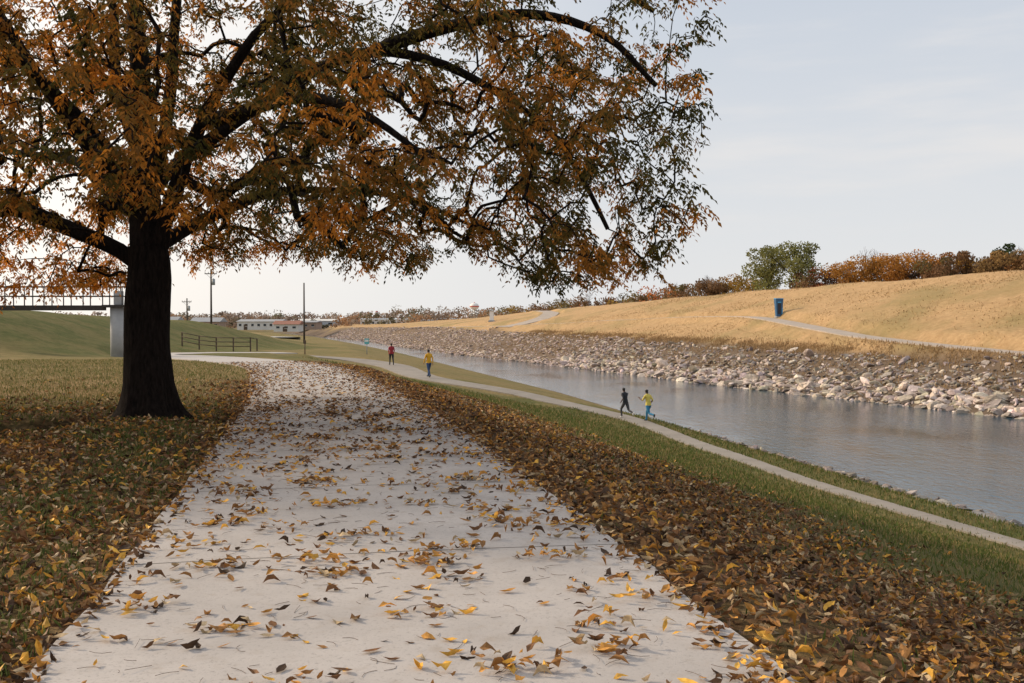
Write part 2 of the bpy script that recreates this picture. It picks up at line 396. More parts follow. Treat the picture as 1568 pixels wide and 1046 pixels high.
while len(pts) < 4000:
    x = rng.uniform(-17, 3.4); y = rng.uniform(9.5, 25.5); z = rng.uniform(1.7, 11.5)
    u = (x-TX)/10.3; v = (y-TY)/7.6; r2 = u*u+v*v
    if r2 > 1: continue
    if z > 3+8.6*math.sqrt(1-r2):
        if not (z < 7.2 and r2 < .97): continue
    zb = np.interp(x, bx, bz)+.065*abs(y-TY-.3)+.1*random.random()+.25*noise.noise(Vector((x*1.1, y*.8, 0)))
    if z < zb: continue
    if z > 8 and random.random() < .6: continue
    inner = math.sqrt(((x-TX)/3)**2+((y-TY)/3)**2)
    if inner < 1 and z < 6 and random.random() < .5: continue
    nn = noise.noise(Vector((x*.75, y*.6, z*.95))+clump[0])+.55*noise.noise(Vector((x*1.9, y*1.5, z*2.2))+clump[1])
    edge = max(0, 1-(z-zb)/.8)*.22+(.12 if x > .5 and z < 5.5 else 0)
    if nn+edge < .03+random.uniform(-.10, .10): continue
    pts.append((x, y, z))
pts = np.array(pts); c0 = np.array(W(228, 360))
pts = pts[np.argsort(np.linalg.norm(pts-c0, axis=1))]
twig_nodes = []
for q in pts:
    dq = pos[:cnt]-q; d = np.sqrt((dq**2).sum(1))+np.where((np.abs(pos[:cnt, 0]-TX) < .6) & (pos[:cnt, 2] < 2.9), 5, 0)
    j = int(d.argmin()); L = np.linalg.norm(pos[j]-q)
    if L < .05: continue
    k = max(1, int(math.ceil(L/.3))); p0 = pos[j].copy(); prev = j
    side = rng.normal(size=3)*.10*L
    for m in range(1, k+1):
        tt = m/k; c = p0+(q-p0)*tt+side*math.sin(math.pi*tt)+np.array([0, 0, .13*L*math.sin(math.pi*tt)])
        pos[cnt] = c; par[cnt] = prev; prev = cnt; cnt += 1
        if tt > .45 or L < .7: twig_nodes.append(cnt-1)
pos = pos[:cnt]; par = par[:cnt]
EX = 2.05
acc = np.zeros(cnt)
for k in range(cnt-1, -1, -1):
    if acc[k] == 0: acc[k] = .0075**EX
    if par[k] >= 0: acc[par[k]] += acc[k]
rad = acc**(1/EX)
ntr = len(crom(limbs[0], .3))
rad = np.minimum(rad, .33)
nl_ = len(lim); rad[:nl_] = np.maximum(rad[:nl_], .03+.10*np.array(lim))
rad[:ntr] = np.maximum(rad[:ntr], np.interp(pos[:ntr, 2], [0, 2.9, 5, 9], [.36, .33, .22, .08]))
k = np.where(par >= 0)[0]; k = k[~((pos[k, 2] < 2.6) & (k < ntr))]
p1 = pos[par[k]]; p2 = pos[k]; r2_ = rad[k]; r1 = np.minimum(rad[par[k]], r2_*1.25)
D = norm(p2-p1); up = np.tile([[.3, .2, .93]], (len(k), 1)); Xv = norm(np.cross(D, up)); Yv = np.cross(D, Xv)
SD = 6; an = np.arange(SD)*2*np.pi/SD
ring1 = p1[:, None]+(Xv[:, None]*np.cos(an)[None, :, None]+Yv[:, None]*np.sin(an)[None, :, None])*r1[:, None, None]
ring2 = (p2+D*r2_[:, None]*.3)[:, None]+(Xv[:, None]*np.cos(an)[None, :, None]+Yv[:, None]*np.sin(an)[None, :, None])*r2_[:, None, None]
V = np.concatenate([ring1, ring2], 1).reshape(-1, 3)
q = np.arange(SD); qf = np.stack([q, (q+1) % SD, (q+1) % SD+SD, q+SD], -1)
F = (qf[None]+(np.arange(len(k))*2*SD)[:, None, None]).reshape(-1, 4)
tree = bpy.data.objects.new("autumn_shade_tree", None); link(tree)
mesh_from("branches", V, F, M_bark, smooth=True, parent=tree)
zs = np.linspace(-.15, 3.0, 46); NS = 40; V = []
trk = crom(limbs[0], .3)[:20]
for z in zs:
    cx = np.interp(z, trk[:, 2], trk[:, 0]); r = np.interp(z, [-.2, 0, .12, .3, .6, 1.2, 2.2, 3.0], [.74, .62, .54, .47, .415, .385, .37, .34])
    for a in range(NS):
        th = a/NS*2*math.pi; fl = math.exp(-max(z, 0)*2.2)
        rr = r*(1+.16*fl*math.sin(5*th+.6)+.07*fl*math.sin(9*th)+.05*noise.noise(Vector((math.cos(th)*2, math.sin(th)*2, z*1.1)))
                +.045*noise.noise(Vector((math.cos(th)*7, math.sin(th)*7, z*1.6)))+.03*math.sin(3*th+z*1.2))
        V.append((cx+rr*math.cos(th), TY+rr*math.sin(th), z))
i = np.arange(len(V)).reshape(len(zs), NS); F = np.stack([i[:-1], np.roll(i[:-1], -1, 1), np.roll(i[1:], -1, 1), i[1:]], -1).reshape(-1, 4)
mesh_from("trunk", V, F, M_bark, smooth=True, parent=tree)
# compound leaves
tw = np.array(twig_nodes); reps = 5
o = np.repeat(pos[tw], reps, 0)
keep = rng.uniform(size=len(o)) < np.where(o[:, 2] > 8.2, .4, 1.0)
o = o[keep]; nC = len(o); print("compound leaves", nC)
o = o+rng.normal(0, .06, o.shape)
az = rng.uniform(0, 6.28, nC); out = norm(o-c0)
cd = norm(np.stack([np.cos(az), np.sin(az), rng.uniform(-1.1, .1, nC)], -1)+out*.4)
sd = norm(np.cross(cd, np.array([[0, 0, 1.]])))
Lr = rng.uniform(.12, .30, nC); NL = 7
PP, DD, ZZ, SS = [], [], [], []
for j in range(NL):
    tt = (j//2+1)/((NL+1)/2); s = 0 if j == NL-1 else (1 if j % 2 else -1)
    p = o+cd*(Lr*tt)[:, None]+np.array([[0, 0, -1.]])*((tt**2)*Lr*.4)[:, None]
    d = cd*(.55 if s else 1)+sd*s*.8+np.array([[0, 0, -.65]])+rng.normal(0, .25, (nC, 3))
    PP.append(p); DD.append(norm(d)); ZZ.append(norm(rng.normal(0, .5, (nC, 3))+np.array([[0, 0, .7]])))
    ll = rng.uniform(.07, .115, nC); SS.append(np.stack([ll, ll*rng.uniform(.5, .75, nC), ll*.5], -1))
PP, DD, ZZ, SS = map(np.vstack, (PP, DD, ZZ, SS))
tv = np.array([[0, 0, 0], [.45, .32, .16], [1, 0, -.1], [.45, -.32, .16]], float); tf = np.array([[0, 1, 2], [0, 2, 3]])
V, F = instances(tv, tf, PP, DD, ZZ, SS)
cn = np.array([noise.noise(Vector((a[0]*.8, a[1]*.8, a[2]*.9))+Vector((5, 5, 5))) for a in o])
lf = np.clip((-o[:, 0]-4.5)/6, 0, 1)*.50+np.clip((3.9-o[:, 2])/1.6, 0, 1)*.2  # sunlit glow on crown's left painted as brighter orange; low leaves oranger too
mixv = np.clip(.33+cn*1.0+lf+rng.normal(0, .16, nC), 0, 1)
pal = np.array([[.080, .072, .018], [.14, .098, .022], [.26, .13, .026], [.46, .18, .03], [.70, .28, .038]])
C = np.stack([np.interp(mixv, np.linspace(0, 1, 5), pal[:, k]) for k in range(3)], -1)
C = C*rng.uniform(.65, 1.2, (nC, 1))
C = np.tile(C, (NL, 1)); C = np.clip(C*rng.uniform(.75, 1.25, (len(C), 1)), 0, .85)
mesh_from("crown_leaves", V, F, M_leaf, np.repeat(C, 4, 0), parent=tree)

# ------------------------------------------------------------------ fallen leaves
def leaf_tmpl(curl, fold, tw=0):
    o = [(0, 0), (.28, .17), (.62, .17), (1, 0), (.62, -.17), (.28, -.17), (.28, 0), (.62, 0)]
    v = []
    for x, yv in o:
        z = curl*((x-.5)**2*4-.4)+abs(yv)/.17*fold+tw*yv*(x-.5)*4
        v.append((x-.5, yv*(1 if fold < .15 else .7), z))
    f = [(0, 1, 6), (0, 6, 5), (1, 2, 7), (1, 7, 6), (6, 7, 4), (6, 4, 5), (2, 3, 7), (7, 3, 4)]
    return np.array(v), np.array(f)
LT = [leaf_tmpl(.06, .03), leaf_tmpl(.16, .1, .5), leaf_tmpl(-.1, .06, -.6), leaf_tmpl(.28, .18, .4), leaf_tmpl(-.18, .22), leaf_tmpl(.1, -.08, 1.)]
fp = np.array([[.065, .035, .018], [.17, .08, .033], [.32, .155, .048], [.50, .24, .05], [.70, .39, .065], [.46, .34, .20]])
def fallen(name, x, y, z, size, brown, tilt=.25):
    n = len(x); which = rng.integers(0, len(LT), n); parts = []
    u = rng.uniform(size=n)
    pr = np.where(brown[:, None] > u[:, None], np.array([[.24, .34, .22, .06, .015, .13]]), np.array([[.06, .14, .24, .25, .22, .09]]))
    cs = pr.cumsum(1); idx = (rng.uniform(size=(n, 1)) > cs/cs[:, -1:]).sum(1).clip(0, 5)
    Cc = fp[idx]*rng.uniform(.7, 1.3, (n, 1))
    for k, (tv, tf) in enumerate(LT):
        m = which == k; c = m.sum(); a = rng.uniform(0, 6.28, c)
        X = np.stack([np.cos(a), np.sin(a), rng.normal(0, tilt, c)], -1); Z = norm(np.stack([rng.normal(0, tilt, c), rng.normal(0, tilt, c), np.ones(c)], -1))
        s = size[m][:, None]*np.stack([np.ones(c), rng.uniform(.75, 1.3, c), rng.uniform(.5, 1.5, c)], -1)
        V, F = instances(tv, tf, np.stack([x[m], y[m], z[m]+size[m]*.12], -1), X, Z, s)
        parts.append((V, F, np.repeat(Cc[m], len(tv), 0)))
    V, F, C = merge(parts); return mesh_from(name, V, F, M_fallen, C)
PT = norm(np.gradient(main_p.P, axis=0))
def path_frame(s_y, lat):
    q = np.interp(s_y, main_p.P[:105, 1], np.arange(105)); ar = np.arange(len(main_p.P))
    cx = np.interp(q, ar, main_p.P[:, 0]); cz = np.interp(q, ar, main_p.z); tx = np.interp(q, ar, PT[:, 0]); ty = np.interp(q, ar, PT[:, 1])
    return cx+lat*ty, s_y-lat*tx, cz+.012
n = 15000
sy = 2.6+rng.uniform(0, 1, n)*42; kk = rng.uniform(size=n) < np.interp(sy, [3, 7, 13, 20, 32, 44], [.34, .30, .42, .80, .8, .4]); sy = sy[kk]; n = len(sy)
lat = rng.uniform(-1.85, 1.85, n)
m = rng.uniform(size=n) < .45; lat[m] = np.where(rng.uniform(size=m.sum()) < .68, 1, -1)*(1.92-np.abs(rng.normal(0, .42, m.sum())))
cl = 170; cy = 3.2+rng.uniform(0, 1, cl)**.9*18; clat = rng.uniform(-1.6, 1.75, cl)
k12 = rng.integers(5, 26, cl)
ry = np.repeat(cy, k12)+rng.normal(0, .07, k12.sum()); rl = np.repeat(clat, k12)+rng.normal(0, .13, k12.sum())
hz = np.abs(rng.normal(0, .022, k12.sum()))
x1, y1, z1 = path_frame(np.concatenate([sy, ry]), np.concatenate([lat, rl])); z1[len(sy):] += hz
fallen("fallen_leaves_on_path", x1, y1, z1, rng.uniform(.05, .12, len(x1)), np.clip(.36+.5*sm((y1-9)/10), 0, 1), .22)
n = 72000
y = 2.6+rng.uniform(0, 1, n)**1.35*38; x = xA(y)+rng.uniform(-.15, 1, n)*np.interp(y, [2, 40], [9, 8])
k = rng.uniform(size=n) < (litter(x, y)*.95+.05)*np.interp(x-xA(y), [-.2, .4, 3, 6], [.9, 1, .85, .6]); x, y = x[k], y[k]
n = 56000
yl = 2.6+rng.uniform(0, 1, n)**1.25*26; xl = xA(yl)-3.6-rng.uniform(-.12, 1, n)*np.interp(yl, [2, 30], [4, 13])
k = rng.uniform(size=n) < litter(xl, yl)*.8+.02; x = np.concatenate([x, xl[k]]); y = np.concatenate([y, yl[k]])
d, _ = nearest(main_p, x, y); k = (d > 1.70) & (ditch(x, y) < .3); x, y = x[k], y[k]
fallen("leaf_litter", x, y, ground(x, y)+rng.uniform(.01, .06, len(x)), rng.uniform(.05, .115, len(x))*np.interp(y, [3, 30], [1, 1.3]), np.full(len(x), .80), .5)
print("litter", len(x), "path", len(x1))
# leaf stems
n = 850; sy = 2.8+rng.uniform(0, 1, n)**1.2*16; x, y, z = path_frame(sy, rng.uniform(-1.85, 1.85, n))
a = rng.uniform(0, 6.28, n); X = np.stack([np.cos(a), np.sin(a), rng.normal(0, .05, n)], -1)
tv = np.array([[u, w*.5, h] for u in (-.5, -.17, .17, .5) for (w, h) in ((-1, 0), (1, 0), (0, 1.5))], float)
bend = np.array([0, .10, .11, 0]).repeat(3); tf = []
for j in range(3):
    a0 = j*3; b0 = a0+3
    for p_, q_ in ((0, 2), (2, 1)): tf += [(a0+p_, b0+p_, b0+q_), (a0+p_, b0+q_, a0+q_)]
tf = np.array(tf)
L_ = rng.uniform(.04, .15, n); wd = .0015
V, F = instances(tv, tf, np.stack([x, y, z+.004], -1), X, np.tile([[0, 0, 1.]], (n, 1)), np.stack([L_, np.full(n, wd), np.full(n, wd)], -1)); Yd = norm(np.cross(np.tile([[0, 0, 1.]], (n, 1)), norm(X)))
V = V.reshape(n, 12, 3)+Yd[:, None, :]*(bend[None, :, None]*L_[:, None, None]*rng.uniform(-2, 2, (n, 1, 1))); V = V.reshape(-1, 3)
mesh_from("leaf_stems_and_twigs", V, F, M_fallen, np.tile([[.10, .06, .035]], (len(V), 1)))

# ------------------------------------------------------------------ grass
def grass(name, x, y, h, w, colr, spread=.35):
    n = len(x); z = ground(x, y)
    a = rng.uniform(0, 6.28, n)
    Zv = norm(np.stack([rng.normal(0, spread, n), rng.normal(0, spread, n), np.ones(n)], -1)); X = np.stack([np.cos(a), np.sin(a), np.zeros(n)], -1)
    tv = np.array([[-.5, 0, 0], [.5, 0, 0], [.3, .5, .6], [0, 1.6, 1.]]); tf = np.array([[0, 1, 2], [0, 2, 3]])
    V, F = instances(tv, tf, np.stack([x, y, z], -1), X, Zv, np.stack([w, h*.3, h], -1))
    return mesh_from(name, V, F, M_grass, np.repeat(colr, 4, 0))
def gcol(n, dry=.2):
    u = rng.uniform(size=(n, 1)); g = np.array([[.055, .085, .018]])*(1-u)+np.array([[.15, .17, .045]])*u
    d = rng.uniform(size=n) < dry; g[d] = np.array([.34, .25, .11])*rng.uniform(.6, 1.1, (d.sum(), 1)); return g
n = 120000
y = 3+rng.uniform(0, 1, n)**1.5*55; x = xA(y)+.1+rng.uniform(0, 1, n)**.8*(xN(y)-xA(y)-.3)
L = litter(x, y); pn = wob(x*2.2, y*2.2, 1, 5)
k = rng.uniform(size=n) < np.clip(1.15-L*1.0+.3*pn, .09, 1); x, y = x[k], y[k]
d, _ = nearest(main_p, x, y); d2, _ = nearest(low_p, x, y); k = (d > 1.85) & (d2 > np.interp(y, [20, 34, 54, 64], [.22, .32, .54, .93])); x, y = x[k], y[k]; n = len(x)
h = rng.uniform(.03, .095, n)*np.interp(y, [3, 20, 60], [1, 1.4, 1.8]); grass("grass_bank", x, y, h, rng.uniform(.006, .012, n)*np.interp(y, [3, 20, 60], [1, 2, 5]), gcol(n, .30))
n = 120000
y = 3+rng.uniform(0, 1, n)**1.3*45; x = xA(y)-3.7-rng.uniform(0, 1, n)*np.interp(y, [3, 45], [4, 22])
L = litter(x, y); pn = wob(x*1.8, y*1.8, 1, 9)
k = rng.uniform(size=n) < np.clip(1.15-L*.75+.4*pn, .10, 1)*(ditch(x, y) < .3); x, y = x[k], y[k]
d, _ = nearest(main_p, x, y); k = d > 1.85; x, y = x[k], y[k]; n = len(x)
gc = gcol(n, .15); dm = (rng.uniform(size=n) < .6*sm((y-17.5)/6)); gc[dm] = np.array([.36, .29, .14])*rng.uniform(.6, 1.1, (dm.sum(), 1))
grass("grass_lawn", x, y, rng.uniform(.03, .09, n)*np.interp(y, [3, 20, 60], [1, 1.1, 1.3]), rng.uniform(.006, .012, n)*np.interp(y, [3, 20, 60], [1, 2, 4]), gc)
n = 42000
y = 25+rng.uniform(0, 1, n)**1.2*160; o = np.where(rng.uniform(size=n) < .7, rng.normal(10.6, .9, n), rng.uniform(3, 10, n)); x = xF(y)+o
d, _ = nearest(lev_p, x, y); k = (d > 1.7) & (wob(x, y, .9)+rng.normal(0, .3, n) > -.25); x, y = x[k], y[k]; n = len(x)
u = rng.uniform(size=(n, 1)); gc = np.array([[.46, .30, .15]])*(1-u)+np.array([[.20, .13, .065]])*u
grass("dry_grass_fringe", x, y, rng.uniform(.12, .40, n), rng.uniform(.03, .09, n), gc)
n = 36000
y = 40+rng.uniform(0, 1, n)*150; o = rng.uniform(11, 44, n); x = xF(y)+o
d, _ = nearest(lev_p, x, y); k = (d > 1.8) & (wob(x*.5, y*.5, .7, 7)+rng.normal(0, .35, n) > .1); x, y = x[k], y[k]; n = len(x)
u = rng.uniform(size=(n, 1)); gc = np.array([[.54, .37, .19]])*(1-u)+np.array([[.33, .22, .11]])*u
grass("levee_dry_grass", x, y, rng.uniform(.08, .22, n), rng.uniform(.05, .15, n), gc, .5)

# ------------------------------------------------------------------ distant vegetation
def tree_parts(x, y, z, h, w, colr, nq, qs, low=.15, nb=None, fat=1.):
    nb = nb or rng.integers(7, 12); parts = []
    cs = np.stack([rng.normal(0, .24, nb)*w, rng.normal(0, .24, nb)*w, rng.uniform(low+.15, .84, nb)*h], -1)
    rs = rng.uniform(.16, .30, nb)*min(w, h)*np.interp(cs[:, 2]/h, [.2, .6, .9], [1, 1.1, .65])*fat
    b = rng.integers(0, nb, nq); dv = norm(rng.normal(size=(nq, 3)))*(rng.uniform(.25, 1, (nq, 1))**.5)*np.array([[1.15, 1.15, .85]])
    P = cs[b]+dv*rs[b][:, None]; P[:, 2] = np.clip(P[:, 2], .05*h, None)
    P += np.array([[x, y, z]])
    tv = np.array([[-.5, -.35, 0], [.5, -.25, .1], [.35, .4, -.1], [-.3, .35, .1]]); tf = np.array([[0, 1, 2], [0, 2, 3]])
    s = qs*rng.uniform(.5, 1.3, (nq, 1))*np.ones((1, 3))
    V, F = instances(tv, tf, P, norm(rng.normal(size=(nq, 3))), norm(rng.normal(size=(nq, 3))), s)
    cc = np.array([colr])*rng.uniform(.7, 1.3, (nb, 1))[b]*rng.uniform(.7, 1.3, (nq, 1))
    parts.append((V, F, np.repeat(cc, 4, 0)))
    return parts, cs+np.array([[x, y, z]]), rs
def sticks(p1, p2, r1, r2, c):
    p1, p2 = np.array(p1, float), np.array(p2, float); n = len(p1); D = norm(p2-p1); Xv = norm(np.cross(D, np.tile([[.31, .2, .11]], (n, 1)))); Yv = np.cross(D, Xv)
    an = np.arange(4)*np.pi/2; cs, sn = np.cos(an)[None, :, None], np.sin(an)[None, :, None]
    R1 = p1[:, None]+(Xv[:, None]*cs+Yv[:, None]*sn)*np.reshape(r1, (-1, 1, 1)); R2 = p2[:, None]+(Xv[:, None]*cs+Yv[:, None]*sn)*np.reshape(r2, (-1, 1, 1))
    V = np.concatenate([R1, R2], 1).reshape(-1, 3); f = []
    for q in range(4): a, b = q, (q+1) % 4; f += [(a, b, b+4), (a, b+4, a+4)]
    F = (np.array(f)[None]+(np.arange(n)*8)[:, None, None]).reshape(-1, 3)
    return V, F, np.tile([c], (len(V), 1))
def add_tree(name, x, y, h, w, colr, nq=1500, qs=.35, zoff=-.2, low=.15, nb=None, fat=1.):
    z = float(ground([x], [y])[0])+zoff
    parts, cs, rs = tree_parts(x, y, z, h, w, colr, nq, qs, low, nb, fat)
    p1, p2, r1, r2 = [(x, y, z)], [(x, y, z+h*.35)], [h*.028], [h*.018]
    for c in cs: p1.append((x, y, z+h*.3)); p2.append(tuple(c)); r1.append(h*.013); r2.append(h*.004)
    parts.append(sticks(p1, p2, np.array(r1), np.array(r2), (.05, .04, .03)))
    V, F, C = merge(parts); return mesh_from(name, V, F, M_far, C)
def bare_parts(x, y, z, h):
    p1, p2, r1, r2 = [], [], [], []
    def rec(p, d, L, r, k):
        q = p+d*L; p1.append(tuple(p)); p2.append(tuple(q)); r1.append(r); r2.append(r*.65)
        if k > 0:
            for _ in range(3): rec(q, (d+Vector(rng.normal(0, .42, 3))+Vector((0, 0, .15))).normalized(), L*random.uniform(.6, .85), r*.6, k-1)
    rec(Vector((x, y, z)), Vector((0, 0, 1)), h*.28, h*.016, 4)
    return sticks(p1, p2, np.array(r1), np.array(r2), (.2, .15, .13))
def atl(r, off):
    ys_ = np.arange(60, 420, .5); k = np.abs(xF(ys_)+off-r*ys_).argmin(); return float(xF(ys_[k])+off), float(ys_[k])
orange = (.40, .19, .04); red = (.30, .10, .04); yel = (.34, .23, .055); brown = (.20, .12, .065); dgreen = (.05, .07, .03); tan = (.28, .19, .12)
x, y = atl(.258, 56); add_tree("cottonwood_tree", x, y, 11.6, 9.5, (.21, .205, .075), 4200, .34, low=.02, nb=18, fat=.92)
x, y = atl(.286, 56); add_tree("cottonwood_tree", x, y, 11.2, 9.0, (.19, .19, .07), 4000, .34, low=.02, nb=18, fat=.92)
spec = [(.205, 5.2, 8, brown), (.215, 5.6, 8, yel), (.227, 6.0, 8, (.36, .2, .05)), (.238, 6.2, 8, (.30, .2, .05)), (.305, 4.5, 7, brown), (.318, 5.2, 7, red), (.330, 5.4, 7, brown), (.343, 5.8, 7, (.38, .19, .045)), (.357, 6.4, 8, (.34, .17, .045)), (.372, 6.8, 8, orange), (.388, 7.3, 9, orange), (.402, 7.4, 8, (.36, .16, .04)), (.414, 6.4, 6, (.24, .11, .04)),
        (.43, 4.6, 6, brown), (.442, 5.2, 6, (.14, .11, .05)), (.455, 5.0, 6, (.17, .10, .055)), (.467, 4.8, 6, tan), (.479, 4.6, 6, (.36, .21, .06)), (.49, 4.3, 5, brown), (.502, 4.8, 7, (.3, .19, .08)), (.515, 4.6, 6, (.3, .16, .07)), (.53, 5.0, 6, brown), (.55, 5.3, 7, tan), (.57, 5, 7, brown), (.60, 6, 7, orange)]
for r, h, w, c in spec:
    x, y = atl(r, 55+random.uniform(-2, 4)); add_tree("autumn_tree", x, y, h, w, c, 2600, .27, low=-.1, nb=13, fat=1.1)
x, y = atl(.488, 60); add_tree("cedar_tree", x, y, 7.0, 5.0, dgreen, 2600, .28, low=0, nb=16)
for r, h in ((.355, 9.6), (.366, 9.0), (.505, 7.5), (.44, 6.5), (.337, 7.5)):
    x, y = atl(r, 62); V, F, C = bare_parts(x, y, float(ground([x], [y])[0]), h); mesh_from("bare_tree", V, F, M_far, C)
parts = []
for r in np.arange(.0, .205, .0042):
    x, y = atl(r, 58+random.uniform(-6, 12)); h = random.uniform(4.0, 6.2)+(1.2 if .02 < r < .06 else 0); u = random.random()
    c = [brown, tan, (.27, .16, .08), (.17, .14, .065), yel, (.40, .14, .045)][min(5, int(u*6))] if random.random() < .75 else brown
    pp, _, _ = tree_parts(x, y, float(ground([x], [y])[0])-.5, h, h*1.6, c, 560, .42, low=-.1, nb=11, fat=1.1); parts += pp
    if random.random() < .3: parts.append(bare_parts(x+2, y+3, float(ground([x], [y])[0]), h+1.2))
V, F, C = merge(parts); mesh_from("levee_treeline", V, F, M_far, C)
parts = []
for k in range(210):
    r = random.uniform(-.62, .08); y = random.uniform(430, 700); x = r*y
    h = random.uniform(5, 9.5)*y/540*(1.35 if r > -.12 else 1); u = random.random()
    c = [(.26, .19, .15), (.30, .22, .17), (.22, .17, .13), (.36, .22, .13), (.19, .17, .11), (.32, .26, .21)][int(u*6)]  # lightened tones: distance haze is painted into the foliage colour
    pp, _, _ = tree_parts(x, y, -1.8, h, h*1.6, c, 240, .9, low=-.15, nb=10, fat=1.1); parts += pp
for k in range(110):
    r = random.uniform(-.62, .3); y = random.uniform(800, 1000); x = r*y; h = random.uniform(8, 14)
    pp, _, _ = tree_parts(x, y, -1.8, h, h*2, (.42, .37, .34), 120, 2., low=-.15); parts += pp  # back row paler still, aerial haze painted into its colour
V, F, C = merge(parts); mesh_from("distant_treeline", V, F, M_far, C)

# ------------------------------------------------------------------ mesh builder for objects
class MB:
    def __init__(s): s.bm = bmesh.new(); s.mats = []
    def mi(s, m):
        if m not in s.mats: s.mats.append(m)
        return s.mats.index(m)
    def box(s, c, d, m, rot=0, bev=0, taper=1):
        r = bmesh.ops.create_cube(s.bm, size=1)
        for v in r['verts']:
            if v.co.z > 0: v.co.x *= taper; v.co.y *= taper
        bmesh.ops.transform(s.bm, verts=r['verts'], matrix=Matrix.Translation(c)@Matrix.Rotation(rot, 4, 'Z')@Matrix.Diagonal((*d, 1)))
        fs = set(f for v in r['verts'] for f in v.link_faces); k = s.mi(m)
        for f in fs: f.material_index = k
        if bev:
            es = list(set(e for v in r['verts'] for e in v.link_edges)); rr = bmesh.ops.bevel(s.bm, geom=es, offset=bev, segments=2, affect='EDGES')
            for f in rr['faces']: f.material_index = k
    def cyl(s, a, b, r1, r2, m, n=12):
        a, b = Vector(a), Vector(b); d = b-a
        M = Matrix.Translation((a+b)/2)@d.to_track_quat('Z', 'Y').to_matrix().to_4x4()
        r = bmesh.ops.create_cone(s.bm, cap_ends=True, segments=n, radius1=r1, radius2=r2, depth=d.length, matrix=M)
        k = s.mi(m)
        for f in set(f for v in r['verts'] for f in v.link_faces): f.material_index = k; f.smooth = len(f.verts) == 4
    def ball(s, c, r, m, sc=(1, 1, 1)):
        q = bmesh.ops.create_uvsphere(s.bm, u_segments=16, v_segments=10, radius=r, matrix=Matrix.Translation(c)@Matrix.Diagonal((*sc, 1)))
        k = s.mi(m)
        for f in set(f for v in q['verts'] for f in v.link_faces): f.material_index = k; f.smooth = True
    def done(s, name, parent=None):
        me = bpy.data.meshes.new(name); s.bm.to_mesh(me); s.bm.free()
        for m in s.mats: me.materials.append(m)
        return link(bpy.data.objects.new(name, me), parent)
gz = lambda x, y: float(ground([x], [y])[0])
b = MB(); xs = np.linspace(-28.5, -22.6, 5)
for x in xs: b.box((x, 86, gz(x, 86)+.58), (.1, .1, 1.3), M_rust, bev=.01)
for k in range(4):
    x0, x1 = xs[k], xs[k+1]
    for hh in (.45, .82, 1.18): b.cyl((x0, 86-.07, gz(x0, 86)+hh), (x1, 86-.07, gz(x1, 86)+hh), .035, .035, M_rust)
b.cyl((xs[-1], 86, gz(xs[-1], 86)+1.18), (xs[-1]-.2, 89, gz(xs[-1], 89)+1.1), .035, .035, M_rust); b.box((xs[-1]-.2, 89, gz(xs[-1], 89)+.5), (.1, .1, 1.2), M_rust)
b.done("path_railing")
b = MB(); px_, py_ = -23.0, 58; g0 = gz(px_, py_)
b.cyl((px_, py_, g0-.3), (px_, py_, 2.5), .38, .38, M_conc, 20)
b.box((px_, py_, 2.58), (1.3, 1.2, .14), M_steel); b.box((px_+.1, py_, 3.06), (.45, .4, .8), M_conc, bev=.02)
x1_ = -30.4; b.box(((px_+x1_)/2, py_, 2.55), (px_-x1_-.9, .9, .1), M_steel)
b.box(((px_+x1_)/2, py_-.45, 2.47), (px_-x1_-.9, .06, .3), M_steel)
for yy in (-.5, .5):
    for x in np.linspace(x1_, px_+.5, 8): b.box((x, py_+yy, 3.15), (.05, .05, 1.15), M_steel)
    for hh in (3.15, 3.70): b.cyl((x1_, py_+yy, hh), (px_+.6, py_+yy, hh), .03, .03, M_steel, 8)
b.box((x1_-.3, py_, 2.25), (.8, 1.6, .9), M_conc, bev=.03)
b.cyl((px_-.15, py_+.3, 2.6), (px_-.15, py_+.3, 4.9), .04, .04, M_steel); b.cyl((px_+.1, py_+.3, 2.6), (px_+.1, py_+.3, 4.6), .03, .03, M_steel)
b.done("stream_gauge_catwalk")
M_tr = simple("transformer_grey", (.3, .32, .33), .5, .1)
def upole(x, y, h, arm=True, tr=True):
    b = MB(); z = gz(x, y)-.3
    b.cyl((x, y, z), (x, y, z+h), .17, .11, M_pole)
    if arm:
        b.box((x, y-.16, z+h-.7), (1.8, .1, .13), M_pole)
        for dx in (-.85, -.35, .45, .85): b.cyl((x+dx, y-.16, z+h-.63), (x+dx, y-.16, z+h-.4), .05, .035, M_conc)
        b.cyl((x-.7, y-.12, z+h-.7), (x, y-.12, z+h-1.4), .02, .02, M_steel); b.cyl((x+.7, y-.12, z+h-.7), (x, y-.12, z+h-1.4), .02, .02, M_steel)
    if tr: b.cyl((x+.4, y-.1, z+h-2.4), (x+.4, y-.1, z+h-1.5), .24, .24, M_tr); b.cyl((x+.4, y-.1, z+h-1.5), (x+.4, y-.1, z+h-1.4), .18, .05, M_tr)
    b.done("utility_pole")
upole(-45.3, 150, 9.3); upole(-33.4, 160, 10.0, False, False); upole(-62, 190, 8)
b = MB(); x, y = -18.0, 86.5; z = gz(x, y)
b.cyl((x, y, z-.2), (x, y, z+1.25), .05, .045, M_rust); b.box((x, y-.05, z+1.05), (.22, .03, .3), M_rust, bev=.01); b.done("trail_marker_post")
M_teal = simple("teal_sign_paint", (.12, .42, .45), .5, .1); M_white = simple("white_paint", (.75, .75, .73), .5, .06)
b = MB(); x, y = -17.5, 120; z = gz(x, y); b.cyl((x, y, z-.2), (x, y, z+1.9), .05, .05, M_tr); b.box((x, y-.06, z+1.55), (.55, .03, .7), M_teal, bev=.01); b.box((x, y-.08, z+1.62), (.4, .012, .25), M_white); b.done("trail_sign")
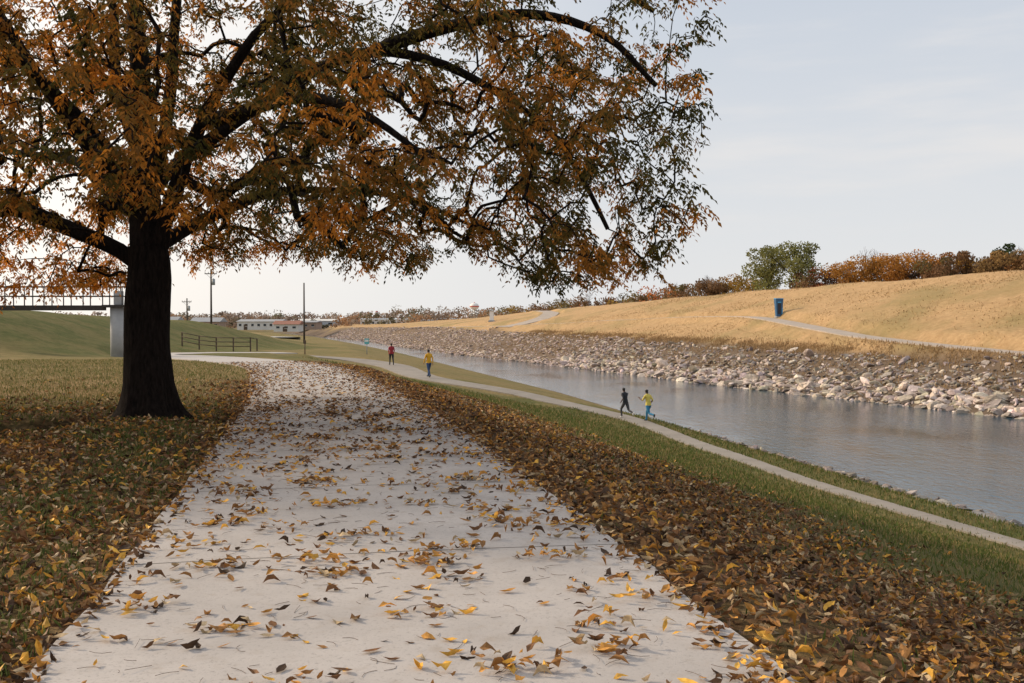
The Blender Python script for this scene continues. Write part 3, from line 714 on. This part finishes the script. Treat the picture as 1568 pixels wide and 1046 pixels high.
M_blue = simple("blue_panel", (.02, .10, .22), .45, .15, 3); M_dk = simple("dark_plastic", (.015, .02, .035), .5, .1); M_lb = simple("light_blue_panel", (.05, .32, .60), .45, .1)
b = MB(); x, y = 34.8, 130; z = gz(x, y); R_ = .25
c, s_ = math.cos(R_), math.sin(R_)
def lp(a, bb, h): return (x+a*c-bb*s_, y+a*s_+bb*c, z+h)
b.box(lp(0, 0, .04), (.95, .6, .2), M_conc, R_, .02)
b.box(lp(0, 0, 1.25), (.74, .42, 2.25), M_blue, R_, .02, taper=1.45)
b.box(lp(-.04, -.27, 1.2), (.40, .02, 1.5), M_dk, R_, taper=1.3)
b.box(lp(.40, -.20, 1.3), (.14, .1, 2.1), M_lb, R_, .01, taper=1.2)
b.box(lp(-.04, -.295, 1.95), (.5, .02, .16), M_lb, R_); b.box(lp(0, 0, 2.43), (1.14, .66, .1), M_lb, R_, .03)
b.done("trail_information_pylon")
b = MB(); x, y = -4.9, 240; z = gz(x, y); b.box((x, y, z+.15), (1.6, 1.6, .4), M_conc, bev=.04); b.box((x, y, z+1.4), (1., 1., 2.3), M_white, bev=.04); b.box((x, y, z+2.65), (1.3, 1.3, .22), M_conc, bev=.04); b.done("concrete_gauge_column")
M_red = simple("red_paint", (.5, .10, .08), .5, .1)
b = MB(); x, y = -34, 900
for k in range(6): a = k*math.pi/3; b.cyl((x+5*math.cos(a), y+5*math.sin(a), -2), (x+3.4*math.cos(a), y+3.4*math.sin(a), 13), .4, .3, M_white, 8)
b.cyl((x, y, -2), (x, y, 13), .8, .8, M_white); b.ball((x, y, 15.2), 4.2, M_white, (1, 1, .75)); b.cyl((x, y, 14.6), (x, y, 15.6), 4.3, 4.3, M_red, 20); b.cyl((x, y, 18.2), (x, y, 19.2), .6, .1, M_red)
b.done("water_tower")
b = MB(); b.cyl((-95, 700, -2), (-95, 700, 9), .9, .7, M_conc); b.cyl((-95, 700, 8.2), (-95, 700, 8.8), .85, .82, M_red); b.done("smokestack")
M_glass = simple("dark_window", (.03, .04, .05), .15, .1)
def building(name, x, y, w, d, h, wall, roofm, rise=.8, nwin=6, door=True):
    e = bpy.data.objects.new(name, None); e.location = (x, y, -1.7); link(e)
    b = MB(); b.box((0, 0, h/2), (w, d, h), wall); b.done("walls", e)
    bm = bmesh.new(); ov = .5; W2, D2 = w/2+ov, d/2+ov
    vs = [bm.verts.new(v) for v in [(-W2, -D2, h), (W2, -D2, h), (W2, D2, h), (-W2, D2, h), (-W2, 0, h+rise), (W2, 0, h+rise)]]
    for f in [(0, 1, 5, 4), (2, 3, 4, 5), (0, 4, 3), (1, 2, 5), (3, 2, 1, 0)]: bm.faces.new([vs[k] for k in f])
    me = bpy.data.meshes.new("roof"); bm.to_mesh(me); bm.free(); me.materials.append(roofm); ro = link(bpy.data.objects.new("roof", me), e); ro.location.z = .003
    b = MB()
    for k in range(nwin):
        xx = -w/2+(k+.5)*w/nwin
        b.box((xx, -d/2-.03, h*.58), (w/nwin*.4, .1, h*.28), M_glass)
        b.box((xx, -d/2-.06, h*.41), (w/nwin*.46, .12, .1), M_white)
    b.done("windows", e)
    if door: b = MB(); b.box((w*.38/nwin-w/2+w/nwin, -d/2-.05, h*.33), (1.4, .12, h*.66), M_rust); b.done("door", e)
M_bw = simple("white_siding", (.62, .61, .59), .7, .06, .3); M_gr = simple("grey_roof", (.3, .31, .33), .7, .1, .5); M_br = simple("tan_brick", (.34, .24, .18), .8, .15, 1); M_rr = simple("red_brick", (.28, .12, .08), .8, .15, 1); M_bg = simple("blue_grey_metal", (.36, .42, .48), .5, .08, .4)
building("white_warehouse", -100, 400, 17, 14, 3.3, M_bw, M_gr, .9, 7)
building("brick_warehouse", -84, 405, 11, 12, 3.0, M_br, M_gr, .7, 4)
building("office_building", -66, 540, 30, 16, 4.4, M_bw, M_bg, .5, 11)
building("storage_shed", -104, 520, 26, 14, 3.6, M_bg, M_bw, 1, 5)
building("tan_house", -128, 420, 12, 10, 3.2, M_br, M_gr, 1.8, 4)
building("brick_house", -150, 430, 13, 10, 3.4, M_rr, M_gr, 2, 4)
building("metal_shed", -46, 520, 14, 12, 3.4, M_bw, M_gr, 1, 3)
building("white_house", -74, 330, 8, 8, 2.4, M_bw, M_rr, 1.2, 3)
building("brick_building", -38, 560, 12, 12, 4.4, M_rr, M_gr, .8, 4)
# ------------------------------------------------------------------ people
M_skin = simple("skin", (.30, .16, .10), .6, .05, 10); M_skin2 = simple("dark_skin", (.09, .045, .03), .6, .05, 10)
M_hair = simple("dark_hair", (.012, .010, .009), .8, .2, 30)
def cloth(n, c): return simple(n, c, .85, .12, 14, bump=.3)
def person(name, x, y, z, face, Ht, legs, arms, lean, shirt, pants, shoe, skin, longsleeve=False, cap=None):
    s = Ht/1.75; vs, rs, es, lab = [], [], [], []
    def add(p, r, parent, l):
        vs.append(Vector(p)); rs.append(r if isinstance(r, tuple) else (r, r))
        if parent is not None: es.append((parent, len(vs)-1)); lab.append(l)
        return len(vs)-1
    ln = math.radians(lean)
    def T(px, pz, py=0.): return Vector((px, py*math.cos(ln)+(pz-.95)*math.sin(ln), .95+(pz-.95)*math.cos(ln)-py*math.sin(ln)))
    pel = add((0, 0, .95), (.15, .12), None, None)
    sp1 = add(T(0, 1.10), (.14, .11), pel, 'shirt'); ch = add(T(0, 1.28), (.165, .125), sp1, 'shirt'); up = add(T(0, 1.40), (.14, .10), ch, 'shirt')
    nk = add(T(0, 1.50, .01), .055, up, 'skin'); h1 = add(T(0, 1.57, .025), (.068, .075), nk, 'head'); h2 = add(T(0, 1.65, .03), (.082, .098), h1, 'head'); h3 = add(T(0, 1.715, .02), (.062, .075), h2, 'head')
    for sg, (sh, el) in zip((-1, 1), arms):
        S_ = T(sg*.175, 1.405); i0 = add(S_, .068, up, 'shirt')
        a = math.radians(sh); d = Vector((sg*.22, math.sin(a), -math.cos(a))).normalized(); E = S_+d*.29; im = add(S_+d*.15, .056, i0, 'shirt'); i1 = add(E, .045, im, 'shirt')
        a2 = a+math.radians(el); d2 = Vector((-sg*.08, math.sin(a2), -math.cos(a2))).normalized(); Wp = E+d2*.25; i2 = add(Wp, .028, i1, 'shirt' if longsleeve else 'skin')
        hp = Wp+d2*.07; i3 = add(hp, (.034, .02), i2, 'skin')
        fw = Vector((0, math.cos(a2), math.sin(a2)))
        for fi, fl in zip((-1.5, -.5, .5, 1.5), (.065, .08, .075, .055)):
            k1 = hp+fw*fi*.02+d2*(.035+fl*.4); k2 = k1+(d2+Vector((-sg*.7, 0, 0))).normalized()*fl*.6
            q1 = add(k1, .010, i3, 'skin'); add(k2, .008, q1, 'skin')
        th = Wp+d2*.03+fw*.04; q1 = add(th, .012, i2, 'skin'); add(th+(d2+fw*.4).normalized()*.045, .009, q1, 'skin')
    low = 9
    for sg, (hp_, kn) in zip((-1, 1), legs):
        Hh = Vector((sg*.095, 0, .89)); i0 = add(Hh, .105, pel, 'pants')
        a = math.radians(hp_); d = Vector((0, math.sin(a), -math.cos(a))); K = Hh+d*.43; i1 = add(Hh+d*.2, .092, i0, 'pants'); i1 = add(K, .064, i1, 'pants')
        a2 = a-math.radians(kn); d2 = Vector((0, math.sin(a2), -math.cos(a2))); A_ = K+d2*.41
        i2 = add((K+d2*.15)+Vector((0, -.012, 0)), .062, i1, 'pants'); i2 = add(A_, .042, i2, 'pants')
        fd = Vector((0, math.cos(a2*.75), math.sin(a2*.75))); add(A_-fd*.04+d2*.04, .036, i2, 'shoe'); add(A_+fd*.15+d2*.055, (.042, .028), i2, 'shoe')
        low = min(low, (A_+fd*.15+d2*.055).z-.03, (A_-fd*.04+d2*.04).z-.036)
    me = bpy.data.meshes.new(name); me.from_pydata([v[:] for v in vs], es, []); ob = bpy.data.objects.new(name, me); link(ob)
    md = ob.modifiers.new("sk", 'SKIN'); md.use_smooth_shade = True
    sv = me.skin_vertices[0].data if len(me.skin_vertices) else None
    if sv is None:
        bpy.context.view_layer.objects.active = ob; ob.select_set(True); bpy.ops.mesh.customdata_skin_add(); sv = me.skin_vertices[0].data
    for k, r in enumerate(rs): sv[k].radius = r
    sv[0].use_root = True
    sb = ob.modifiers.new("ss", 'SUBSURF'); sb.levels = 2; sb.render_levels = 2
    dg = bpy.context.evaluated_depsgraph_get(); ev = ob.evaluated_get(dg); m2 = bpy.data.meshes.new_from_object(ev)
    bpy.data.objects.remove(ob)
    m2.materials.clear()
    for m in [shirt, pants, skin, shoe, M_hair, cap or M_hair]: m2.materials.append(m)
    A0 = np.array([vs[e[0]][:] for e in es]); B0 = np.array([vs[e[1]][:] for e in es]); AB = B0-A0; LL = (AB**2).sum(1)
    RA = np.array([sum(rs[e[0]])/2 for e in es]); RB = np.array([sum(rs[e[1]])/2 for e in es])
    hc = vs[h2]
    for f in m2.polygons:
        c = np.array(f.center[:]); tt = np.clip(((c-A0)*AB).sum(1)/LL, 0, 1); dd = np.sqrt(((A0+AB*tt[:, None]-c)**2).sum(1))-(RA*(1-tt)+RB*tt); l = lab[int(dd.argmin())]
        if l == 'head': l = 'hair' if (c[2] > hc.z+.035 or (c[1] < hc.y-.01 and c[2] > hc.z-.07)) else 'skin'
        if l in ('shirt', 'pants') and abs(c[0]) < .22 and abs(c[1]) < .18 and c[2] < 1.05: l = 'shirt' if c[2] > .90 else 'pants'
        f.material_index = {'shirt': 0, 'pants': 1, 'skin': 2, 'shoe': 3, 'hair': 4}[l]; f.use_smooth = True
    bm = bmesh.new(); bm.from_mesh(m2)
    def blob(c, r, sc, mi):
        q = bmesh.ops.create_uvsphere(bm, u_segments=8, v_segments=6, radius=r, matrix=Matrix.Translation(c)@Matrix.Diagonal((*sc, 1)))
        for f in set(f for v in q['verts'] for f in v.link_faces): f.material_index = mi; f.smooth = True
    blob(hc+Vector((0, .10, -.015)), .016, (.8, 1.1, 1.4), 2)
    for sg in (-1, 1):
        blob(hc+Vector((sg*.083, 0, -.01)), .024, (.4, .8, 1.2), 2); blob(hc+Vector((sg*.03, .088, .01)), .010, (1.3, .6, .7), 4)
    blob(hc+Vector((0, .088, -.055)), .018, (1.4, .4, .35), 3)
    blob(hc+Vector((0, -.008, .04)), .088, (.97, 1.08, .66), 5)
    if cap: blob(hc+Vector((0, .10, .045)), .07, (.9, 1, .13), 5)
    bm.to_mesh(m2); bm.free()
    o = bpy.data.objects.new(name, m2); link(o); o.scale = (s, s, s); o.rotation_euler = (0, 0, face); o.location = (x, y, z-low*s+.015)
    return o
def pz(p, x, y): d, i = nearest(p, np.array([x]), np.array([y])); return float(p.z[i[0]])+.02
white_sh = cloth("white_shoes", (.6, .6, .6)); blk_sh = cloth("black_shoes", (.02, .02, .02))
person("walking_man_in_red", -9.35, 77.2, pz(low_p, -9.35, 77.2), .3, 1.72, [(20, 8), (-18, 18)], [(-18, 12), (18, 18)], 2, cloth("red_shirt", (.28, .02, .03)), cloth("black_trousers", (.015, .015, .02)), blk_sh, M_skin2, True)
person("walking_man_in_yellow", -5.6, 67.0, pz(low_p, -5.6, 67.0), .6, 1.9, [(-16, 14), (22, 8)], [(14, 20), (-20, 10)], 2, cloth("mustard_shirt", (.62, .33, .02)), cloth("blue_jeans", (.03, .06, .14)), blk_sh, M_skin, True, cap=M_dk)
person("running_man_in_black", 6.35, 55.6, pz(low_p, 6.35, 55.6), .6, 1.76, [(38, 45), (-22, 50)], [(-38, 85), (25, 85)], 10, cloth("black_shirt", (.02, .022, .028)), cloth("charcoal_tights", (.05, .05, .055)), white_sh, M_skin2)
person("running_man_in_yellow", 7.5, 54.6, pz(low_p, 7.4, 54.6), .6, 1.82, [(-20, 62), (34, 30)], [(28, 85), (-34, 85)], 10, cloth("pale_yellow_shirt", (.62, .50, .10)), cloth("blue_tights", (.02, .16, .30)), blk_sh, M_skin2)

# ------------------------------------------------------------------ world, sun, camera
Sd = Vector((-.90, .30, 0)).normalized(); el = math.radians(25)
Sv = Vector((Sd.x*math.cos(el), Sd.y*math.cos(el), math.sin(el)))
w = bpy.data.worlds.new("World"); scene.world = w; w.use_nodes = True; nt = w.node_tree; bg = nt.nodes['Background']
def wn(t, **k):
    n = nt.nodes.new(t)
    for a, v in k.items(): setattr(n, a, v)
    return n
sky = wn('ShaderNodeTexSky', sky_type='NISHITA'); sky.sun_disc = False; sky.sun_elevation = el; sky.sun_rotation = math.atan2(Sv.x, Sv.y); sky.dust_density = 3
tc = wn('ShaderNodeTexCoord'); sp = wn('ShaderNodeSeparateXYZ'); nt.links.new(tc.outputs['Generated'], sp.inputs[0])
def wmap(v, a, b, c=0, d=1, smooth=True):
    n = wn('ShaderNodeMapRange'); n.interpolation_type = 'SMOOTHSTEP' if smooth else 'LINEAR'; nt.links.new(v, n.inputs[0])
    for i, x in zip((1, 2, 3, 4), (a, b, c, d)): n.inputs[i].default_value = x
    return n.outputs[0]
def wmix(f, a, b):
    n = wn('ShaderNodeMix', data_type='RGBA')
    for v, i in ((f, 0), (a, 6), (b, 7)):
        if isinstance(v, (int, float)): n.inputs[i].default_value = v
        elif isinstance(v, tuple): n.inputs[i].default_value = (*v, 1)
        else: nt.links.new(v, n.inputs[i])
    return n.outputs[2]
cl = wmix(wmap(sp.outputs[2], 0., .36, 0, 1, False), (8.4, 8.4, 8.4), (5.8, 6.4, 7.3))
mp = wn('ShaderNodeMapping'); mp.inputs['Scale'].default_value = (1.2, 1.2, 8); mp.inputs['Rotation'].default_value = (.05, .06, 0); nt.links.new(tc.outputs['Generated'], mp.inputs[0])
nz = wn('ShaderNodeTexNoise'); nz.inputs['Scale'].default_value = 2.2; nz.inputs['Detail'].default_value = 7; nz.inputs['Roughness'].default_value = .55; nt.links.new(mp.outputs[0], nz.inputs[0])
cl = wmix(wmap(nz.outputs[0], .46, .72, 0, .7), cl, (8.6, 8.3, 8.1))
dt = wn('ShaderNodeVectorMath', operation='DOT_PRODUCT'); nt.links.new(tc.outputs['Generated'], dt.inputs[0]); dt.inputs[1].default_value = Sv
cl = wmix(wmap(dt.outputs['Value'], .2, 1, 0, .9), cl, (13.8, 12.7, 11.2))
fin = wmix(.9, sky.outputs[0], cl)
nt.links.new(fin, bg.inputs[0]); bg.inputs[1].default_value = .103
sun = bpy.data.lights.new("sun", 'SUN'); sun.energy = 3.5; sun.angle = math.radians(5); sun.color = (1, .82, .60)
so = bpy.data.objects.new("sun", sun); link(so); so.rotation_euler = Sv.to_track_quat('Z', 'Y').to_euler(); so.location = (-20, 10, 30)
cam = bpy.data.cameras.new("camera"); cam.lens = 35; cam.sensor_width = 36; cam.clip_end = 8000; cam.clip_start = .05
co = bpy.data.objects.new("camera", cam); link(co); co.location = (0, 0, 1.7); co.rotation_euler = (math.radians(90-1.165), 0, 0)
scene.camera = co
scene.view_settings.view_transform = 'Standard'; scene.view_settings.look = 'None'; scene.view_settings.exposure = 0
